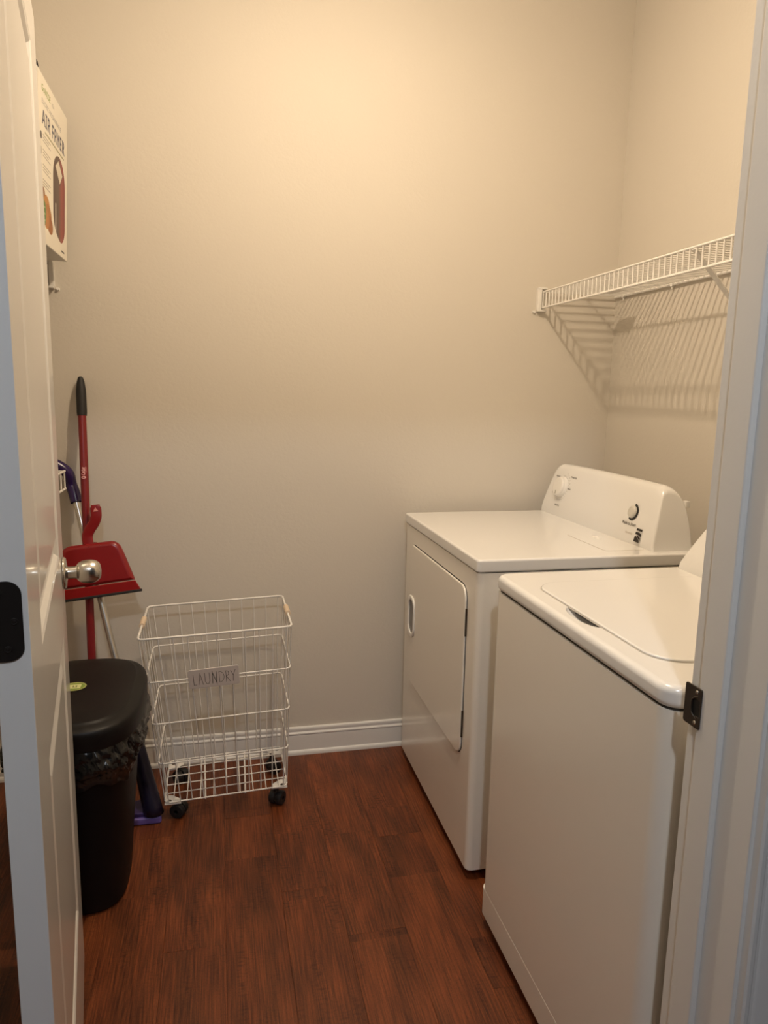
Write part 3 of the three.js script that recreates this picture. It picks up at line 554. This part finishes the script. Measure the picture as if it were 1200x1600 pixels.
// ---------------------------------------------------------------- trash can
{
  const cx = -1.010, cz = 0.602, t = thing('trash_can', 'black plastic trash can with bag and lid, beside the open door', 'trash can', [cx, 0, cz]);
  // egg-like plan: squarer towards the back wall, rounder towards the room
  const ringAt = (hx, hz, y, k = 1, n = 96, f = null) => { const o = []; for (let i = 0; i < n; i++) { const a = i / n * Math.PI * 2, ca = Math.cos(a), sa = Math.sin(a), e = sa > 0 ? 0.66 : 0.62; const x = Math.sign(ca) * Math.abs(ca) ** e * hx, z = Math.sign(sa) * Math.abs(sa) ** e * hz, l = Math.hypot(x, z), q = 1 + (f ? f(i / n) / l : 0); o.push(V(x * q, y, z * q)); } return o.reverse(); };
  const bx = y => 0.107 + 0.078 * y, bz = y => 0.142 + 0.15 * y;
  const R = [];
  for (const [y, d] of [[0, 0.012], [0.004, 0.004], [0.012, 0]]) R.push(ringAt(bx(y) - d, bz(y) - d, y));
  for (let i = 1; i <= 14; i++) { const y = 0.012 + 0.49 * i / 14; R.push(ringAt(bx(y), bz(y), y)); }
  obj('body', loft(R), M.black, t);
  // lid: overhanging rim, rolled edge and raised centre
  const lr = [[-0.006, 0.494], [-0.001, 0.496], [0, 0.53], [-0.002, 0.54], [-0.007, 0.546], [-0.02, 0.551], [-0.026, 0.552], [-0.028, 0.5555], [-0.032, 0.558], [-0.08, 0.563], [-0.165, 0.565]];
  obj('lid', loft(lr.map(([d, y]) => ringAt(0.164 + d, 0.242 + d * (d < -0.1 ? 1.4 : 1), y))), M.lidBlack, t);
  // bag hanging over the rim in folds
  const B = [], n = 200;
  for (let i = 0; i <= 20; i++) {
    const u = i / 20, y = 0.498 - 0.115 * u;
    B.push(ringAt(bx(y) + 0.008, bz(y) + 0.01, y, 1, n, (q) => {
      const a = q * Math.PI * 2, w = noise.noise(3 * Math.cos(a), 3 * Math.sin(a), u * 3 + 5) * 0.5 + noise.noise(9 * Math.cos(a) + 2 * u, 9 * Math.sin(a), u * 6) * 0.4 + noise.noise(22 * Math.cos(a), 22 * Math.sin(a) + u * 4, u * 9) * 0.3;
      return 0.004 + 0.022 * Math.sin(Math.PI * Math.min(1, u * 1.1)) * (0.7 + w) + 0.007 * w;
    }).map((p, k) => V(p.x, p.y + (u > 0.5 ? (u - 0.5) * 0.08 * noise.noise(Math.cos(k / n * 6.283) * 2.5, Math.sin(k / n * 6.283) * 2.5, 8.8) : 0), p.z)));
  }
  const bg = loft(B, false); bg.computeVertexNormals();
  const bag = obj('trash_bag', bg, new THREE.MeshPhysicalMaterial({ color: M.bag.color, roughness: 0.22, side: THREE.DoubleSide }), t); bag.userData.label = 'glossy black bag folded over the rim';
  // sticker
  const tex = canvasTex(256, 160, (c, w, h) => { c.clearRect(0, 0, w, h); c.fillStyle = '#a9ad6d'; c.beginPath(); c.ellipse(128, 80, 124, 76, 0, 0, 7); c.fill(); c.fillStyle = '#7f9a3e'; c.beginPath(); c.ellipse(128, 80, 108, 62, 0, 0, 7); c.fill(); c.fillStyle = '#d8dca0'; c.fillRect(70, 44, 126, 72); c.fillStyle = '#41551c'; c.font = 'bold 52px sans-serif'; c.textAlign = 'center'; c.fillText('13', 132, 98); c.beginPath(); c.moveTo(36, 100); c.lineTo(66, 44); c.lineTo(80, 52); c.lineTo(50, 108); c.fill(); });
  const st = obj('sticker', new THREE.PlaneGeometry(0.062, 0.06), new THREE.MeshStandardMaterial({ map: tex, transparent: true, roughness: 0.4 }), t); st.rotation.set(-Math.PI / 2, 0, 0); st.position.set(-0.01, 0.5662, 0.008); st.castShadow = false; st.userData.label = 'oval green sticker';
}
// ---------------------------------------------------------------- laundry basket
{
  const t = thing('laundry_basket', 'tall white wire laundry basket on casters against the back wall', 'basket', [-0.637, 0, 0.223]);
  const yb = 0.062, yt = 0.62, f = y => (y - yb) / (yt - yb);
  const hw = y => 0.19 + 0.031 * f(y), hd = y => 0.132 + 0.035 * f(y);
  const P = (u, v, y) => V(u * hw(y) - 0.023 * f(y), y + 0.009 * (u + 1), v * hd(y) + 0.04 * f(y));   // stands a little crooked, right side up
  const ring = (y, r) => { const c = [P(-1, 1, y), P(1, 1, y), P(1, -1, y), P(-1, -1, y)]; const pts = []; for (let i = 0; i < 4; i++) { const p = c[i], a = c[(i + 3) % 4], b = c[(i + 1) % 4], k = 0.018; const A = p.clone().add(a.clone().sub(p).setLength(k)), B = p.clone().add(b.clone().sub(p).setLength(k)); pts.push(A, p.clone().multiplyScalar(0.5).add(A.clone().add(B).multiplyScalar(0.25)), B); } pts.push(pts[0].clone()); return wire(pts, r, 8); };
  const ys = [0.62, 0.481, 0.341, 0.202, 0.062];
  ys.forEach((y, i) => obj(i ? 'hoop' : 'rim', ring(y, i ? 0.0025 : 0.0034), M.whiteWire, t));
  for (const v of [1, -1]) for (let i = 0; i < 11; i++) { const u = -0.93 + 1.86 * i / 10; obj('wire', wire([P(u, v, yt), P(u, v, yb)], 0.0019, 6), M.whiteWire, t); }
  for (const u of [1, -1]) for (let i = 0; i < 6; i++) { const v = -0.86 + 1.72 * i / 5; obj('wire', wire([P(u, v, yt), P(u, v, yb)], 0.0018, 6), M.whiteWire, t); }
  for (let i = 1; i < 5; i++) { const v = -1 + 2 * i / 5; obj('floor_wire', wire([P(-1, v, yb), P(1, v, yb)], 0.0019, 6), M.whiteWire, t); }
  for (let i = 0; i < 9; i++) { const u = -0.86 + 1.72 * i / 8; obj('floor_wire', wire([P(u, 1, yb), P(u, -1, yb)], 0.0019, 6), M.whiteWire, t); }
  for (const u of [-0.35, 0.3]) obj('cross_brace', wire([P(u, 1, yb - 0.004), P(u * 1.1, -1, yb - 0.004)], 0.0028, 8), M.whiteWire, t);
  for (const [u, v] of [[-1, 1], [1, 1], [1, -1], [-1, -1]]) {
    const p = P(u, v, yb), s = new THREE.Shape([[0, 0], [-0.05 * u, 0], [-0.047 * u, 0.024 * v], [-0.02 * u, 0.05 * v], [0, 0.052 * v]].map(q => new THREE.Vector2(...q)));
    const g = new THREE.ExtrudeGeometry(s, { depth: 0.003, bevelEnabled: false }); g.rotateX(-Math.PI / 2); g.translate(p.x, p.y - 0.007, p.z);
    const pl = obj('corner_plate', g, M.plasticWhite, t); const sc = new THREE.CylinderGeometry(0.007, 0.007, 0.003, 16); sc.translate(p.x - 0.014 * u, p.y - 0.004, p.z - 0.014 * v); obj('screw', sc, std(lin(0.12, 0.1, 0.08), 0.4, { metalness: 0.6 }), pl);
    const ca = new THREE.Group(); ca.name = numbered('caster'); ca.position.set(p.x - 0.034 * u, 0, p.z - 0.03 * v); ca.rotation.y = 0.7 * u + 0.3 * v; t.add(ca);
    const wgeo = new THREE.LatheGeometry([[0.006, -0.01], [0.02, -0.01], [0.0222, -0.008], [0.023, 0], [0.0222, 0.008], [0.02, 0.01], [0.006, 0.01]].map(q => new THREE.Vector2(...q)), 28);
    for (const dz of [-0.012, 0.012]) { const w = wgeo.clone(); w.rotateX(Math.PI / 2); w.translate(0.008, 0.0232, dz); obj('wheel', w, M.rubber, ca); }
    obj('fork', [rbox(-0.012, 0.014, 0.02, 0.05, -0.003, 0.003, 0.002), new THREE.CylinderGeometry(0.006, 0.009, p.y - 0.052, 14).translate(0, 0.047 + (p.y - 0.052) / 2, 0)], M.rubber, ca);
  }
  for (const u of [1, -1]) { const a = P(u, -0.22, yt), b = P(u, 0.22, yt); const g = wire([a, b], 0.0085, 16); obj('grip', g, M.beechGrip, t); }
  // sign hung on the front hoop
  const tex = canvasTex(512, 224, (c, w, h) => {
    c.fillStyle = '#d2c8c2'; c.fillRect(0, 0, w, h); c.strokeStyle = '#57504a'; c.lineCap = 'round'; c.lineWidth = 6;
    const S = (p) => { c.beginPath(); p.forEach(([x, y], i) => i ? c.lineTo(x, y) : c.moveTo(x, y)); c.stroke(); };
    S([[40, 44], [42, 186], [72, 184]]); S([[92, 186], [112, 46], [138, 186]]); S([[100, 128], [130, 126]]); S([[160, 44], [162, 150], [176, 184], [198, 184], [210, 150], [210, 44]]);
    c.lineWidth = 8; S([[238, 186], [242, 46], [282, 186], [284, 44]]); c.lineWidth = 5; S([[312, 46], [314, 186]]); c.beginPath(); c.ellipse(316, 114, 46, 68, 0, -1.5, 1.5); c.stroke(); c.lineWidth = 6;
    S([[384, 186], [384, 46], [406, 52], [414, 80], [404, 104], [386, 112], [424, 186]]); S([[436, 46], [460, 112], [484, 40]]); S([[460, 112], [456, 186]]);
  });
  const yS = 0.481, pS = P(-0.07, 1, yS), sg = new THREE.Group(); sg.name = numbered('sign'); sg.position.set(pS.x, pS.y, pS.z + 0.0045); sg.rotation.set(0.12, 0, 0.065); t.add(sg); sg.userData.label = 'grey plate lettered LAUNDRY';
  obj('plate', extrude(rrect(-0.074, 0.074, -0.031, 0.031, 0.006), 0.003, 0.001, 2), std(lin(0.66, 0.6, 0.56), 0.5), sg);
  const pf = obj('lettering', new THREE.PlaneGeometry(0.141, 0.057), new THREE.MeshStandardMaterial({ map: tex, roughness: 0.55 }), sg); pf.position.z = 0.0033;
}
renderer.render(scene, camera);
